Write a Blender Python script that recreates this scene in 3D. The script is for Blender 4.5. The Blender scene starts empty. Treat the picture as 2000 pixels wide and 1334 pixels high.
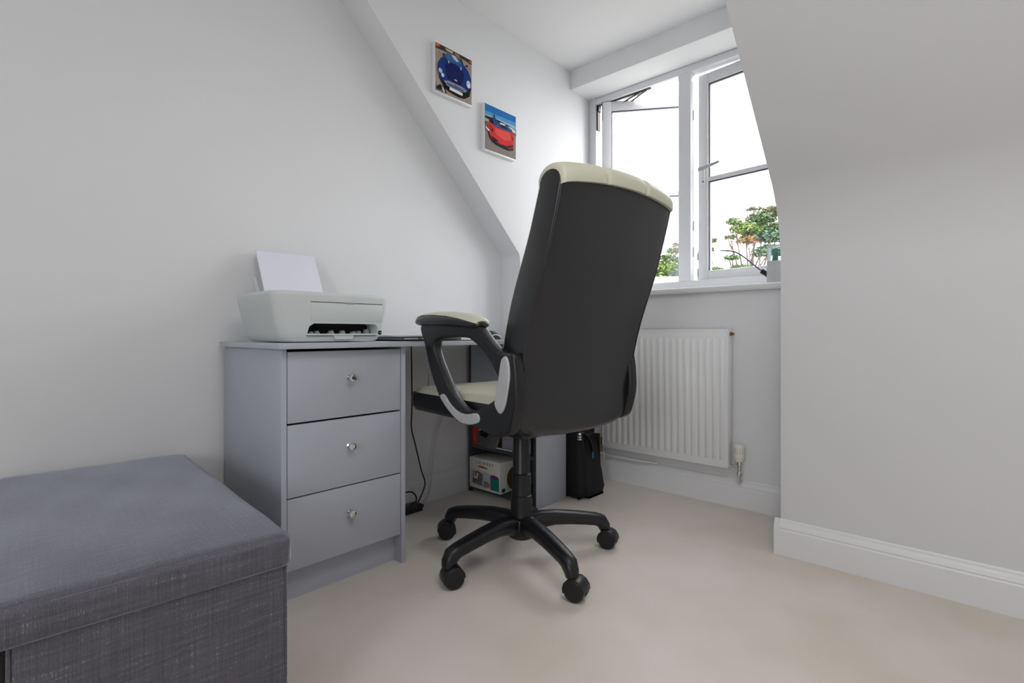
import bpy, bmesh, math, random
from mathutils import Vector, Matrix
C = bpy.context.scene
PI = math.pi
rnd = random.Random(7)

# ------------------------------------------------------------------ camera
cam = bpy.data.cameras.new('camera'); camo = bpy.data.objects.new('camera', cam); C.collection.objects.link(camo)
camo.location = (0, 0, 0.79)
camo.rotation_euler = (PI/2, 0, math.radians(42.6))
cam.sensor_fit = 'HORIZONTAL'; cam.sensor_width = 36
cam.lens = 36*1011/2000
cam.shift_y = -(667-650)/2000
cam.clip_start = 0.02; cam.clip_end = 200
C.camera = camo

# ------------------------------------------------------------------ sky, light, exposure
w = bpy.data.worlds.new('overcast_sky'); C.world = w; w.use_nodes = True
w.node_tree.nodes['Background'].inputs[0].default_value = (0.97, 0.985, 1.0, 1)
w.node_tree.nodes['Background'].inputs[1].default_value = 5.0

def area(name, loc, rot, sx, sy, power=0, portal=False, col=(1, 1, 1)):
    l = bpy.data.lights.new(name, 'AREA'); l.shape = 'RECTANGLE'; l.size = sx; l.size_y = sy
    l.energy = power; l.color = col
    if portal: l.cycles.is_portal = True
    o = bpy.data.objects.new(name, l); C.collection.objects.link(o); o.location = loc; o.rotation_euler = rot
    return o
area('window_portal', (-1.17, 2.80, 1.62), (-PI/2, 0, 0), 1.25, 1.2, portal=True)
area('rear_portal', (0.5, -2.36, 1.4), (PI/2, 0, 0), 1.0, 1.0, portal=True)
area('overhead_fill_light', (0.1, 0.45, 2.25), (0, 0, 0), 0.8, 0.8, 7, col=(1.0, 0.97, 0.93))  # added overhead fill for floor and walls, no visible source

C.view_settings.view_transform = 'Standard'
C.view_settings.look = 'None'
C.view_settings.gamma = 1
C.view_settings.use_curve_mapping = False
C.view_settings.exposure = 0.74

# ------------------------------------------------------------------ materials
def lin(c):
    return tuple((x/255/12.92 if x/255 <= .04045 else ((x/255+.055)/1.055)**2.4) for x in c)
def mat(name, rgb, rough=.5, metal=0, noise=None, bump=None, spec=.5, coat=0):
    """rgb in display 0-255; noise=(scale, amount); bump=(scale, strength, distance)"""
    m = bpy.data.materials.new(name); m.use_nodes = True
    nt = m.node_tree; b = nt.nodes['Principled BSDF']
    c = lin(rgb)
    b.inputs['Base Color'].default_value = (*c, 1); b.inputs['Roughness'].default_value = rough
    b.inputs['Metallic'].default_value = metal; b.inputs['Specular IOR Level'].default_value = spec
    if coat: b.inputs['Coat Weight'].default_value = coat
    tc = nt.nodes.new('ShaderNodeTexCoord')
    if noise:
        n = nt.nodes.new('ShaderNodeTexNoise'); n.inputs['Scale'].default_value = noise[0]; n.inputs['Detail'].default_value = 4
        r = nt.nodes.new('ShaderNodeValToRGB'); k = noise[1]
        r.color_ramp.elements[0].position = .3; r.color_ramp.elements[1].position = .7
        r.color_ramp.elements[0].color = (*[x*(1-k) for x in c], 1); r.color_ramp.elements[1].color = (*[min(1, x*(1+k)) for x in c], 1)
        nt.links.new(tc.outputs['Object'], n.inputs['Vector']); nt.links.new(n.outputs[0], r.inputs[0]); nt.links.new(r.outputs[0], b.inputs['Base Color'])
    if bump:
        n2 = nt.nodes.new('ShaderNodeTexNoise'); n2.inputs['Scale'].default_value = bump[0]; n2.inputs['Detail'].default_value = 5
        bp = nt.nodes.new('ShaderNodeBump'); bp.inputs['Strength'].default_value = bump[1]; bp.inputs['Distance'].default_value = bump[2]
        nt.links.new(tc.outputs['Object'], n2.inputs['Vector']); nt.links.new(n2.outputs[0], bp.inputs['Height']); nt.links.new(bp.outputs[0], b.inputs['Normal'])
    return m
M = {}
M['wall'] = mat('wall_paint', (228, 229, 231), .85, bump=(180, .08, .001), noise=(1.3, .012))
M['ceil'] = mat('ceiling_paint', (229, 229, 230), .9, bump=(180, .08, .001))
M['gloss'] = mat('white_gloss_paint', (231, 232, 234), .35, bump=(60, .03, .001))
M['upvc'] = mat('white_window_plastic', (220, 221, 224), .3, bump=(90, .02, .001))
M['gasket'] = mat('dark_gasket', (78, 74, 88), .6, bump=(90, .1, .001))
M['hinge'] = mat('bronze_hinge_metal', (62, 52, 50), .45, .5, noise=(40, .2))
M['handle'] = mat('grey_handle_metal', (176, 178, 178), .35, .5, noise=(40, .05))
M['desk'] = mat('grey_desk_laminate', (182, 187, 198), .36, noise=(3, .03), bump=(300, .04, .0005))
M['desktop'] = mat('grey_desktop_laminate', (182, 189, 200), .28, noise=(3, .03), bump=(300, .04, .0005))
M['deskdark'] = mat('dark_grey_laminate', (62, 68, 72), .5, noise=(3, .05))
M['dark'] = mat('black_gap', (10, 10, 12), .8, noise=(20, .1))
M['chrome'] = mat('chrome', (222, 222, 222), .12, 1, noise=(30, .04))
M['leather'] = mat('black_leather', (19, 21, 26), .27, noise=(12, .12), bump=(420, .2, .0012), spec=.75)
M['cream'] = mat('cream_leather', (214, 212, 192), .45, noise=(9, .03), bump=(350, .2, .001))
M['plastic'] = mat('black_plastic', (22, 23, 27), .36, noise=(25, .1), bump=(600, .15, .0006))
M['silver'] = mat('silver_plastic', (196, 198, 200), .4, .15, noise=(30, .04))
M['printer'] = mat('printer_shell', (206, 212, 212), .5, noise=(8, .015), bump=(500, .06, .0004))
M['paper'] = mat('white_paper', (226, 227, 240), .8, noise=(20, .01))
M['label_w'] = mat('white_card', (226, 224, 215), .6, noise=(20, .03))
M['bag'] = mat('black_nylon', (17, 17, 19), .75, noise=(30, .2), bump=(700, .4, .001))
M['radiator'] = mat('radiator_enamel', (234, 235, 236), .32, bump=(80, .02, .001))
M['valve'] = mat('valve_white_plastic', (232, 230, 220), .4, bump=(80, .02, .001))
M['brass'] = mat('brass_pipe', (150, 122, 88), .35, .8, noise=(40, .1))
M['red'] = mat('red_card', (196, 42, 40), .5, noise=(30, .05))
M['teal'] = mat('teal_print', (10, 128, 118), .5, noise=(30, .05))
M['greycard'] = mat('lilac_grey_card', (150, 150, 168), .5, noise=(30, .05))
M['screen'] = mat('dark_glossy', (16, 17, 20), .15, noise=(30, .05))
M['steel'] = mat('laptop_base_grey', (96, 98, 108), .4, .3, noise=(30, .03))
M['laptop'] = mat('laptop_lid', (206, 207, 214), .35, .1, noise=(30, .03))
M['blue'] = mat('blue_tag', (40, 150, 200), .5, noise=(30, .05))

def glass_mat(name, tint=(1, 1, 1), refl=.07):
    m = bpy.data.materials.new(name); m.use_nodes = True; nt = m.node_tree
    for n in list(nt.nodes): nt.nodes.remove(n)
    o = nt.nodes.new('ShaderNodeOutputMaterial'); mx = nt.nodes.new('ShaderNodeMixShader')
    t = nt.nodes.new('ShaderNodeBsdfTransparent'); g = nt.nodes.new('ShaderNodeBsdfGlossy')
    t.inputs[0].default_value = (*tint, 1); g.inputs['Roughness'].default_value = .02
    lw = nt.nodes.new('ShaderNodeLayerWeight'); lw.inputs[0].default_value = .15
    mr = nt.nodes.new('ShaderNodeMapRange'); mr.inputs[3].default_value = refl*.5; mr.inputs[4].default_value = refl*4
    nt.links.new(lw.outputs['Fresnel'], mr.inputs[0]); nt.links.new(mr.outputs[0], mx.inputs[0])
    nt.links.new(t.outputs[0], mx.inputs[1]); nt.links.new(g.outputs[0], mx.inputs[2]); nt.links.new(mx.outputs[0], o.inputs[0])
    return m
M['glass'] = glass_mat('window_glass')
M['greenglass'] = glass_mat('greenish_glass', (.84, .95, .93), .08)

# carpet: pile colour drifting between beige and pink-grey, soft fibre relief
def carpet():
    m = mat('beige_carpet', (206, 196, 187), 1.0, spec=.1)
    nt = m.node_tree; b = nt.nodes['Principled BSDF']; tc = nt.nodes.new('ShaderNodeTexCoord')
    n1 = nt.nodes.new('ShaderNodeTexNoise'); n1.inputs['Scale'].default_value = 2.2; n1.inputs['Detail'].default_value = 3
    r = nt.nodes.new('ShaderNodeValToRGB')
    r.color_ramp.elements[0].position = .34; r.color_ramp.elements[0].color = (*lin((224, 212, 199)), 1)
    r.color_ramp.elements[1].position = .66; r.color_ramp.elements[1].color = (*lin((236, 228, 223)), 1)
    n2 = nt.nodes.new('ShaderNodeTexNoise'); n2.inputs['Scale'].default_value = 420; n2.inputs['Detail'].default_value = 3
    mx = nt.nodes.new('ShaderNodeMix'); mx.data_type = 'RGBA'; mx.blend_type = 'MULTIPLY'; mx.inputs[0].default_value = .12
    bp = nt.nodes.new('ShaderNodeBump'); bp.inputs['Strength'].default_value = .35; bp.inputs['Distance'].default_value = .003
    L = nt.links.new
    L(tc.outputs['Object'], n1.inputs['Vector']); L(tc.outputs['Object'], n2.inputs['Vector']); L(n1.outputs[0], r.inputs[0])
    L(r.outputs[0], mx.inputs[6]); L(n2.outputs[0], mx.inputs[7]); L(mx.outputs[2], b.inputs['Base Color'])
    L(n2.outputs[0], bp.inputs['Height']); L(bp.outputs[0], b.inputs['Normal'])
    b.inputs['Sheen Weight'].default_value = .2
    return m
M['carpet'] = carpet()

# woven slub fabric for the ottoman
def fabric():
    m = mat('grey_woven_fabric', (120, 117, 126), .55, spec=.6)
    nt = m.node_tree; b = nt.nodes['Principled BSDF']; tc = nt.nodes.new('ShaderNodeTexCoord'); L = nt.links.new
    fs = []
    for sc in ((14, 900, 260), (900, 14, 260), (260, 900, 14)):
        mp = nt.nodes.new('ShaderNodeMapping'); mp.inputs['Scale'].default_value = sc
        n = nt.nodes.new('ShaderNodeTexNoise'); n.inputs['Scale'].default_value = .7; n.inputs['Detail'].default_value = 3
        L(tc.outputs['Object'], mp.inputs[0]); L(mp.outputs[0], n.inputs['Vector']); fs.append(n)
    a = nt.nodes.new('ShaderNodeMath'); a.operation = 'ADD'; L(fs[0].outputs[0], a.inputs[0]); L(fs[1].outputs[0], a.inputs[1])
    a2 = nt.nodes.new('ShaderNodeMath'); a2.operation = 'ADD'; L(a.outputs[0], a2.inputs[0]); L(fs[2].outputs[0], a2.inputs[1])
    mr = nt.nodes.new('ShaderNodeMapRange'); mr.inputs[1].default_value = 1.15; mr.inputs[2].default_value = 1.9; L(a2.outputs[0], mr.inputs[0])
    big = nt.nodes.new('ShaderNodeTexNoise'); big.inputs['Scale'].default_value = 9; L(tc.outputs['Object'], big.inputs['Vector'])
    r = nt.nodes.new('ShaderNodeValToRGB')
    r.color_ramp.elements[0].color = (*lin((70, 68, 77)), 1); r.color_ramp.elements[1].color = (*lin((156, 155, 168)), 1)
    e = r.color_ramp.elements.new(.85); e.color = (*lin((100, 99, 110)), 1)
    L(mr.outputs[0], r.inputs[0])
    mx = nt.nodes.new('ShaderNodeMix'); mx.data_type = 'RGBA'; mx.blend_type = 'MULTIPLY'; mx.inputs[0].default_value = .25
    L(r.outputs[0], mx.inputs[6]); L(big.outputs[0], mx.inputs[7]); L(mx.outputs[2], b.inputs['Base Color'])
    bp = nt.nodes.new('ShaderNodeBump'); bp.inputs['Strength'].default_value = .35; bp.inputs['Distance'].default_value = .002
    L(a2.outputs[0], bp.inputs['Height']); L(bp.outputs[0], b.inputs['Normal'])
    b.inputs['Sheen Weight'].default_value = 1.0; b.inputs['Sheen Tint'].default_value = (.82, .86, 1, 1); b.inputs['Sheen Roughness'].default_value = .35
    return m
M['fabric'] = fabric()

# ------------------------------------------------------------------ helpers
roots = {}
class MB:
    def __init__(s): s.v = []; s.f = []; s.m = []; s.cm = 0
    def add(s, vs, fs):
        n = len(s.v); s.v += [tuple(v) for v in vs]; s.f += [tuple(i+n for i in f) for f in fs]; s.m += [s.cm]*len(fs); return s
    def box(s, x0, x1, y0, y1, z0, z1):
        vs = [(x, y, z) for z in (z0, z1) for y in (y0, y1) for x in (x0, x1)]
        return s.add(vs, [(0, 2, 3, 1), (4, 5, 7, 6), (0, 1, 5, 4), (2, 6, 7, 3), (0, 4, 6, 2), (1, 3, 7, 5)])
    def prism(s, poly, axis, a0, a1):
        """poly of 2-D points; axis 'x': (y,z), 'y': (x,z), 'z': (x,y)"""
        n = len(poly)
        def P(p, a): return (a, p[0], p[1]) if axis == 'x' else ((p[0], a, p[1]) if axis == 'y' else (p[0], p[1], a))
        vs = [P(p, a0) for p in poly]+[P(p, a1) for p in poly]
        fs = [tuple(range(n))[::-1], tuple(range(n, 2*n))]+[(i, (i+1) % n, n+(i+1) % n, n+i) for i in range(n)]
        return s.add(vs, fs)
    def loft(s, rings, cap=True):
        n = len(rings[0]); vs = [p for r in rings for p in r]; fs = []
        for k in range(len(rings)-1):
            for i in range(n):
                j = (i+1) % n; fs.append((k*n+i, k*n+j, (k+1)*n+j, (k+1)*n+i))
        if cap: fs.append(tuple(range(n))[::-1]); fs.append(tuple((len(rings)-1)*n+i for i in range(n)))
        return s.add(vs, fs)
    def sweep(s, path, sizes, n=12, side=None, sq=2.0, cap=True):
        """path points; sizes (w,h) half extents or radius; superellipse section"""
        path = [Vector(p) for p in path]; rings = []; prev = None
        for k, p in enumerate(path):
            t = (path[min(k+1, len(path)-1)]-path[max(k-1, 0)]).normalized()
            if side is not None: S = Vector(side).normalized()
            else:
                ref = prev if prev is not None else (Vector((0, 0, 1)) if abs(t.z) < .9 else Vector((1, 0, 0)))
                S = t.cross(ref).normalized() if prev is None else (prev-t*prev.dot(t)).normalized()
                prev = S
            U = S.cross(t).normalized()
            sz = sizes[k] if isinstance(sizes, list) else sizes
            if not isinstance(sz, tuple): sz = (sz, sz)
            ring = []
            for i in range(n):
                a = 2*PI*i/n; ca, sa = math.cos(a), math.sin(a)
                x = math.copysign(abs(ca)**(2/sq), ca)*sz[0]; y = math.copysign(abs(sa)**(2/sq), sa)*sz[1]
                ring.append(p+S*x+U*y)
            rings.append(ring)
        return s.loft(rings, cap)
    def lathe(s, prof, origin=(0, 0, 0), axis='z', n=24):
        O = Vector(origin); rings = []
        for r, h in prof:
            ring = []
            for i in range(n):
                a = 2*PI*i/n; u, v = r*math.cos(a), r*math.sin(a)
                d = {'z': (u, v, h), 'x': (h, u, v), 'y': (u, h, v)}[axis]
                ring.append(O+Vector(d))
            rings.append(ring)
        return s.loft(rings)
    def xf(s, mtx, start=0):
        for i in range(start, len(s.v)): s.v[i] = tuple(mtx @ Vector(s.v[i]))
        return s
    def build(s, name, m, parent=None, smooth=False, bevel=0, seg=2, subsurf=0, local=False, auto=None):
        me = bpy.data.meshes.new(name)
        vs = s.v
        if parent is not None and not local:
            inv = roots[top(parent)].inverted(); vs = [tuple(inv @ Vector(v)) for v in vs]
        me.from_pydata(vs, [], s.f)
        bm = bmesh.new(); bm.from_mesh(me); bmesh.ops.recalc_face_normals(bm, faces=bm.faces[:])
        if bevel:
            es = [e for e in bm.edges if len(e.link_faces) == 2 and e.calc_face_angle(0) > .6]
            bmesh.ops.bevel(bm, geom=es, offset=bevel, segments=seg, profile=.5, affect='EDGES', clamp_overlap=True)
        bm.to_mesh(me); bm.free()
        ms = m if isinstance(m, list) else [m]
        for x in ms: me.materials.append(x)
        if len(ms) > 1 and not bevel:
            for p, k in zip(me.polygons, s.m): p.material_index = k
        if smooth or bevel:
            for p in me.polygons: p.use_smooth = True
            me.set_sharp_from_angle(angle=math.radians(auto or (40 if smooth else 30)))
        o = bpy.data.objects.new(name, me); C.collection.objects.link(o)
        if subsurf:
            sm = o.modifiers.new('subdivision', 'SUBSURF'); sm.levels = sm.render_levels = subsurf
        if parent is not None: o.parent = parent
        return o
def top(o):
    while o.parent is not None: o = o.parent
    return o.name
def thing(name, label, cat, loc=(0, 0, 0), rz=0, group=None):
    o = bpy.data.objects.new(name, None); C.collection.objects.link(o)
    o.location = loc; o.rotation_euler = (0, 0, rz); o.empty_display_size = .05
    o['label'] = label; o['category'] = cat
    if group: o['group'] = group
    roots[o.name] = Matrix.Translation(loc) @ Matrix.Rotation(rz, 4, 'Z')
    return o
def tag(o, label, cat, group=None, kind=None):
    o['label'] = label; o['category'] = cat
    if group: o['group'] = group
    if kind: o['kind'] = kind
    return o
def struct(o, label, cat):
    o['kind'] = 'structure'; o['label'] = label; o['category'] = cat
    return o
def B(*a): return MB().box(*a)
def catmull(pts, k=6, closed=False):
    pts = [Vector(p) for p in pts]; out = []; n = len(pts)
    rng = range(n if closed else n-1)
    for i in rng:
        p0 = pts[(i-1) % n] if closed or i > 0 else pts[0]; p1 = pts[i]; p2 = pts[(i+1) % n]
        p3 = pts[(i+2) % n] if closed or i+2 < n else pts[-1]
        for j in range(k):
            t = j/k
            out.append(.5*((2*p1)+(p2-p0)*t+(2*p0-5*p1+4*p2-p3)*t*t+(3*p1-p0-3*p2+p3)*t**3))
    if not closed: out.append(pts[-1])
    return out
def interp(tab, x):
    if x <= tab[0][0]: return tab[0][1]
    for (a, u), (b, v) in zip(tab, tab[1:]):
        if x <= b:
            return u+(v-u)*(x-a)/(b-a)
    return tab[-1][1]
def plate(outer, holes, thick, bevel=.003, smooth_k=5):
    """flat plate in local XY with holes, from closed outlines, returned as (verts, faces)"""
    cu = bpy.data.curves.new('tmp', 'CURVE'); cu.dimensions = '2D'; cu.fill_mode = 'BOTH'
    cu.extrude = max(thick/2-bevel, .0002); cu.bevel_depth = bevel; cu.bevel_resolution = 2; cu.offset = -bevel
    for ring in [outer]+holes:
        pts = catmull([(p[0], p[1], 0) for p in ring], smooth_k, True) if smooth_k else [Vector((p[0], p[1], 0)) for p in ring]
        sp = cu.splines.new('POLY'); sp.points.add(len(pts)-1)
        for q, p in zip(sp.points, pts): q.co = (p.x, p.y, 0, 1)
        sp.use_cyclic_u = True
    o = bpy.data.objects.new('tmp', cu); C.collection.objects.link(o)
    dg = bpy.context.evaluated_depsgraph_get(); me = bpy.data.meshes.new_from_object(o.evaluated_get(dg))
    vs = [tuple(v.co) for v in me.vertices]; fs = [tuple(p.vertices) for p in me.polygons]
    bpy.data.objects.remove(o); bpy.data.curves.remove(cu); bpy.data.meshes.remove(me)
    return vs, fs

# ------------------------------------------------------------------ the room
XL, YK, XD0, XD1, YW, YG, ZC = -1.94, 2.02, -1.80, -.548, 2.425, 2.654, 2.32
KZ = 1.195
struct(B(-2.1, 2.4, -2.4, 2.75, -.12, 0).build('floor', M['carpet']), 'beige fitted carpet across the whole room', 'floor')
struct(B(-2.06, XL, -2.4, 2.75, 0, 2.5).build('wall_left', M['wall']), 'plain white wall behind the desk', 'wall')
def knee(r):
    # knee wall turning into the 45 degree slope through a plastered curve of radius r
    t = r*math.tan(PI/8); c = (YK-r, KZ-t)
    arc = [(c[0]+r*math.cos(a), c[1]+r*math.sin(a)) for a in [PI/4*(12-k)/12 for k in range(13)]] if r else [(YK, KZ)]
    return [(YK, 0), (2.75, 0), (2.75, 2.5), (YK-(2.5-KZ), 2.5)]+arc
struct(MB().prism(knee(.06), 'x', XL-.05, XD0).build('wall_dormer_left', M['wall'], bevel=.003, seg=2), 'narrow white knee wall and sloped ceiling strip left of the dormer', 'wall')
struct(MB().prism(knee(.42), 'x', XD1, 2.35).build('wall_dormer_right', M['wall'], bevel=.003, seg=2), 'white knee wall and sloped ceiling right of the dormer', 'wall')
struct(B(XD0-.02, XD1+.02, YW, 2.75, 0, .984).build('wall_window', M['wall']), 'white wall below the window behind the radiator', 'wall')
struct(B(XD0-.02, XD1+.02, YW+.035, 2.75, 2.21, 2.5).build('trim_1', M['wall'], bevel=.003), 'white boxed bulkhead above the dormer window', 'trim')
struct(B(-2.06, 2.4, -2.4, 2.75, ZC, 2.5).build('ceiling', M['ceil']), 'flat white ceiling', 'ceiling')
struct(B(2.3, 2.4, -2.4, 2.75, 0, 2.5).build('wall_right', M['wall']), 'white wall out of view on the right', 'wall')
rw = MB().box(-2.06, 0, -2.4, -2.3, 0, 2.5).box(1.0, 2.4, -2.4, -2.3, 0, 2.5).box(0, 1.0, -2.4, -2.3, 1.9, 2.5).box(0, 1.0, -2.4, -2.3, 0, .9)  # opening added in the unseen wall to let sky light in
struct(rw.build('wall_rear', M['wall']), 'unseen white wall behind the camera with an opening added for fill light', 'wall')
cl = thing('fill_light_fitting', 'unseen round white ceiling disc added to go with the fill light', 'lamp', (.1, .45, ZC))  # unseen fitting made up to go with the overhead fill
MB().lathe([(.0, ZC), (.05, ZC), (.05, ZC-.02), (.0, ZC-.02)], (.1, .45, 0)).build('added_ceiling_disc', M['gloss'], cl, smooth=True)

def skirt(name, p0, p1, out, label, h=.125, t=.018):
    """ogee skirting run from p0 to p1 on the floor; out = unit vector into the room"""
    pr = [(0, 0), (t, 0), (t, h*.70), (t*.82, h*.74), (t*.9, h*.78), (t*.72, h*.86), (t*.42, h*.91), (t*.36, h*.97), (t*.2, h), (0, h)]
    p0 = Vector((*p0, 0)); p1 = Vector((*p1, 0)); o = Vector((*out, 0))
    rings = [[p+o*a+Vector((0, 0, b)) for a, b in pr] for p in (p0, p1)]
    return struct(MB().loft(rings).build(name, M['gloss'], smooth=True, auto=25), label, 'skirting')
skirt('baseboard_right', (XD1-.018, YK), (2.3, YK), (0, -1), 'white moulded skirting board along the right knee wall')
skirt('baseboard_dormer_right', (XD1, YK-.017), (XD1, YW), (-1, 0), 'white skirting on the right cheek of the dormer')
skirt('baseboard_window', (XD0, YW), (XD1, YW), (0, -1), 'white moulded skirting board below the radiator')
skirt('baseboard_dormer_left', (XD0, YK), (XD0, YW), (1, 0), 'white skirting on the left cheek of the dormer')
skirt('baseboard_left', (XL, -2.3), (XL, YK), (1, 0), 'white moulded skirting board seen in the desk knee hole')
# window board
sb = MB().prism([(2.395, .987), (2.400, .980), (2.66, .980), (2.66, 1.008), (2.400, 1.008), (2.395, 1.003)], 'x', XD0+.001, XD1-.001)
struct(sb.build('trim_2', M['gloss'], smooth=True), 'white window board projecting above the radiator', 'window sill')

# ------------------------------------------------------------------ window
win = thing('window_1', 'white two-casement dormer window with both sashes standing open', 'window'); win['kind'] = 'structure'
fx0, fx1, fz0, fz1 = XD0+.001, XD1-.001, 1.008, 2.209
y0, y1 = YG, YG+.065
def bar(name, par, *a, bv=.003, m='upvc'): return B(*a).build(name, M[m], par, bevel=bv)
bar('frame_jamb', win, fx0, -1.75, y0, y1, fz0, fz1); bar('frame_jamb', win, -.598, fx1, y0, y1, fz0, fz1)
bar('frame_head', win, -1.75, -.598, y0, y1, 2.172, fz1); bar('frame_cill', win, -1.75, -.598, y0, y1, fz0, 1.066)
bar('mullion', win, -1.226, -1.157, y0, y1, 1.066, 2.172)
for zs in (1.95, 1.36, 1.22):      # lock keeps in the mullion rebate
    B(-1.1572, -1.1555, y0+.030, y0+.036, zs-.025, zs+.025).build('lock_keep', M['gasket'], win)

def sash(width, height, flip, lock_strip=False):
    """sash in its own frame: x along the width from the hinge, y = outwards, z up; returned as placed parts"""
    parts = []
    r, d = .056, .045
    def q(name, x0, x1, ya, yb, z0, z1, m='upvc', bv=.003):
        parts.append((name, MB().box(x0, x1, ya, yb, z0, z1), m, bv))
    q('sash_stile', 0, r, 0, d, 0, height); q('sash_stile', width-r, width, 0, d, 0, height)
    q('sash_rail', r, width-r, 0, d, height-r, height); q('sash_rail', r, width-r, 0, d, 0, r)
    zb = height*.49
    q('glazing_bar', r, width-r, .004, .034, zb-.012, zb+.012)
    q('glass_pane', r-.004, width-r+.004, .018, .024, r-.004, zb-.010, 'glass', 0)
    q('glass_pane', r-.004, width-r+.004, .018, .024, zb+.010, height-r+.004, 'glass', 0)
    g = .006
    for (a, b) in ((r, zb-.012), (zb+.012, height-r)):
        gm = MB().box(r, width-r, .006, .017, b-g, b).box(r, r+g, .006, .017, a, b-g).box(width-r-g, width-r, .006, .017, a, b-g)
        parts.append(('gasket', gm, 'gasket', 0))
    return parts
def place_sash(hx, hy, ang, width, height, zb, mirror, label):
    root = MB().box(0, .001, 0, .001, 0, .001)
    mt = Matrix.Translation((hx, hy, zb)) @ Matrix.Rotation(ang, 4, 'Z') @ Matrix.Scale(-1 if mirror else 1, 4, (1, 0, 0))
    P = sash(width, height, mirror)
    # the first stile carries the sash
    fm = MB()
    for n, mb, m, bv in P:
        if n in ('sash_stile', 'sash_rail'):
            fm.add(mb.v, mb.f)
    s = fm.xf(mt).build('casement_sash', M['upvc'], win, bevel=.003); s['label'] = label
    for n, mb, m, bv in P:
        if n in ('sash_stile', 'sash_rail'): continue
        mb.xf(mt).build(n, M[m], s, bevel=bv)
    return s, mt
SH = 1.105
s1, mt1 = place_sash(-1.698, 2.640, math.radians(32.5), .545, SH, 1.063, False, 'left casement swung wide open')
s2, mt2 = place_sash(-.606, 2.676, math.radians(-5), .542, SH, 1.063, True, 'right casement barely open')
def handle(s, mt, width, ang, h0=0):
    a = MB().box(width-.040, width-.018, -.008, 0, .505, .62).xf(mt); a.build('handle_plate', M['upvc'], s, bevel=.003)
    b = MB().sweep([(width-.029, -.005, .598), (width-.029, -.030, .598)], .009, 10)
    L = .105; dx, dz = -math.cos(ang)*L, math.sin(ang)*L
    b.sweep([(width-.018, -.032, .592), (width-.06, -.036, .592-(.042*dz/dx)), (width-.029+dx, -.036, .598+dz)], [(.006, .010), (.006, .009), (.004, .007)], 10, sq=3)
    b.xf(mt).build('handle_lever', M['handle'], s, smooth=True)
    MB().sweep([(width-.032, -.0095, .53), (width-.032, -.006, .53)], .004, 10).xf(mt).build('handle_key_hole', M['hinge'], s)
handle(s1, mt1, .545, math.radians(-38)); handle(s2, mt2, .542, math.radians(5))
# lock strip on the outer edge of the right sash
ls = MB().box(.5425, .545, .010, .026, .02, .93).xf(mt2); ls.build('lock_strip', M['handle'], s2)
# friction stays at the head of the left sash
def stay(z, sgn):
    m = MB().box(-1.745, -1.40, 2.668, 2.684, z, z+.003)
    m.sweep([(-1.47, 2.676, z-.003), (-1.60, 2.716, z-.007)], [(.007, .0015)]*2, 8, side=(.29, .95, 0), sq=6)
    m.sweep([(-1.43, 2.676, z-.003), (-1.57, 2.742, z-.008)], [(.007, .0015)]*2, 8, side=(.6, .8, 0), sq=6)
    m.box(-1.748, -1.735, 2.662, 2.690, z-.035, z)
    return m
stay(2.168, 1).build('friction_stay', M['hinge'], win)
B(-1.749, -1.741, 2.662, 2.69, 2.02, 2.17).build('hinge_packer', M['hinge'], win)
MB().box(0, .004, -.001, .03, SH-.11, SH).xf(mt1).build('hinge_packer', M['hinge'], s1)

# ------------------------------------------------------------------ desk
DZ0, DZ1 = .7435, .7595
dk = thing('desk', 'long grey desk with a three-drawer pedestal and open end shelves against the left wall', 'desk', (-1.69, .64, 0))
FX = -1.477; BX = -1.920
B(BX-.002, -1.450, .622, 1.990, DZ0, DZ1).build('desktop', M['desktop'], dk, bevel=.0012)
Y0, Y1 = .638, 1.064; T = .016
B(BX, FX, Y0, Y0+T, 0, DZ0).build('side_panel', M['desk'], dk, bevel=.0008)
B(BX, FX, Y1-T, Y1, 0, DZ0).build('side_panel', M['desk'], dk, bevel=.0008)
B(BX, BX+.004, Y0+T, Y1-T, .05, DZ0).build('back_panel', M['desk'], dk)
B(FX-.060, FX-.044, Y0+T, Y1-T, 0, .098).build('plinth', M['desk'], dk)
B(BX+.01, FX-.02, Y0+T, Y1-T, .098, .112).build('bottom_board', M['desk'], dk)
for z0, z1 in ((.102, .3085), (.3125, .5220), (.5280, .7345)):
    d = B(FX-.018, FX-.002, Y0+T+.0025, Y1-T-.0035, z0, z1).build('drawer', M['desk'], dk, bevel=.0008)
    B(BX+.03, FX-.018, Y0+T+.012, Y1-T-.012, z0+.015, z1-.03).build('drawer_box', M['dark'], d)
    zk = (z0+z1)/2+.018; yk = .853
    k = MB().lathe([(.009, FX-.002), (.006, FX+.001), (.006, FX+.006), (.011, FX+.010), (.0132, FX+.016), (.0115, FX+.021), (.006, FX+.0225)], (0, yk, zk), 'x', 8)
    k.build('knob', M['chrome'], d)
# end shelf unit under the far end of the desktop
U0, U1 = 1.765, 1.986
B(FX-.016, FX, U0, U1, 0, DZ0).build('side_panel', M['desk'], dk, bevel=.0008)
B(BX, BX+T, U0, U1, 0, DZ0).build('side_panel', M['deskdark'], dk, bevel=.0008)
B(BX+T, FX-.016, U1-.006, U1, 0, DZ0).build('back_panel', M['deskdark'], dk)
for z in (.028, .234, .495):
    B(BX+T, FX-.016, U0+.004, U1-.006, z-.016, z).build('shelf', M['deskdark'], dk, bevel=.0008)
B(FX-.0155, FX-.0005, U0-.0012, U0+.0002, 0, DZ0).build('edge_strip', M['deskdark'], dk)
B(BX+T, FX-.016, U0+.002, U0+.018, .497, DZ0-.002).build('fascia_panel', M['desktop'], dk, bevel=.0008)
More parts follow.
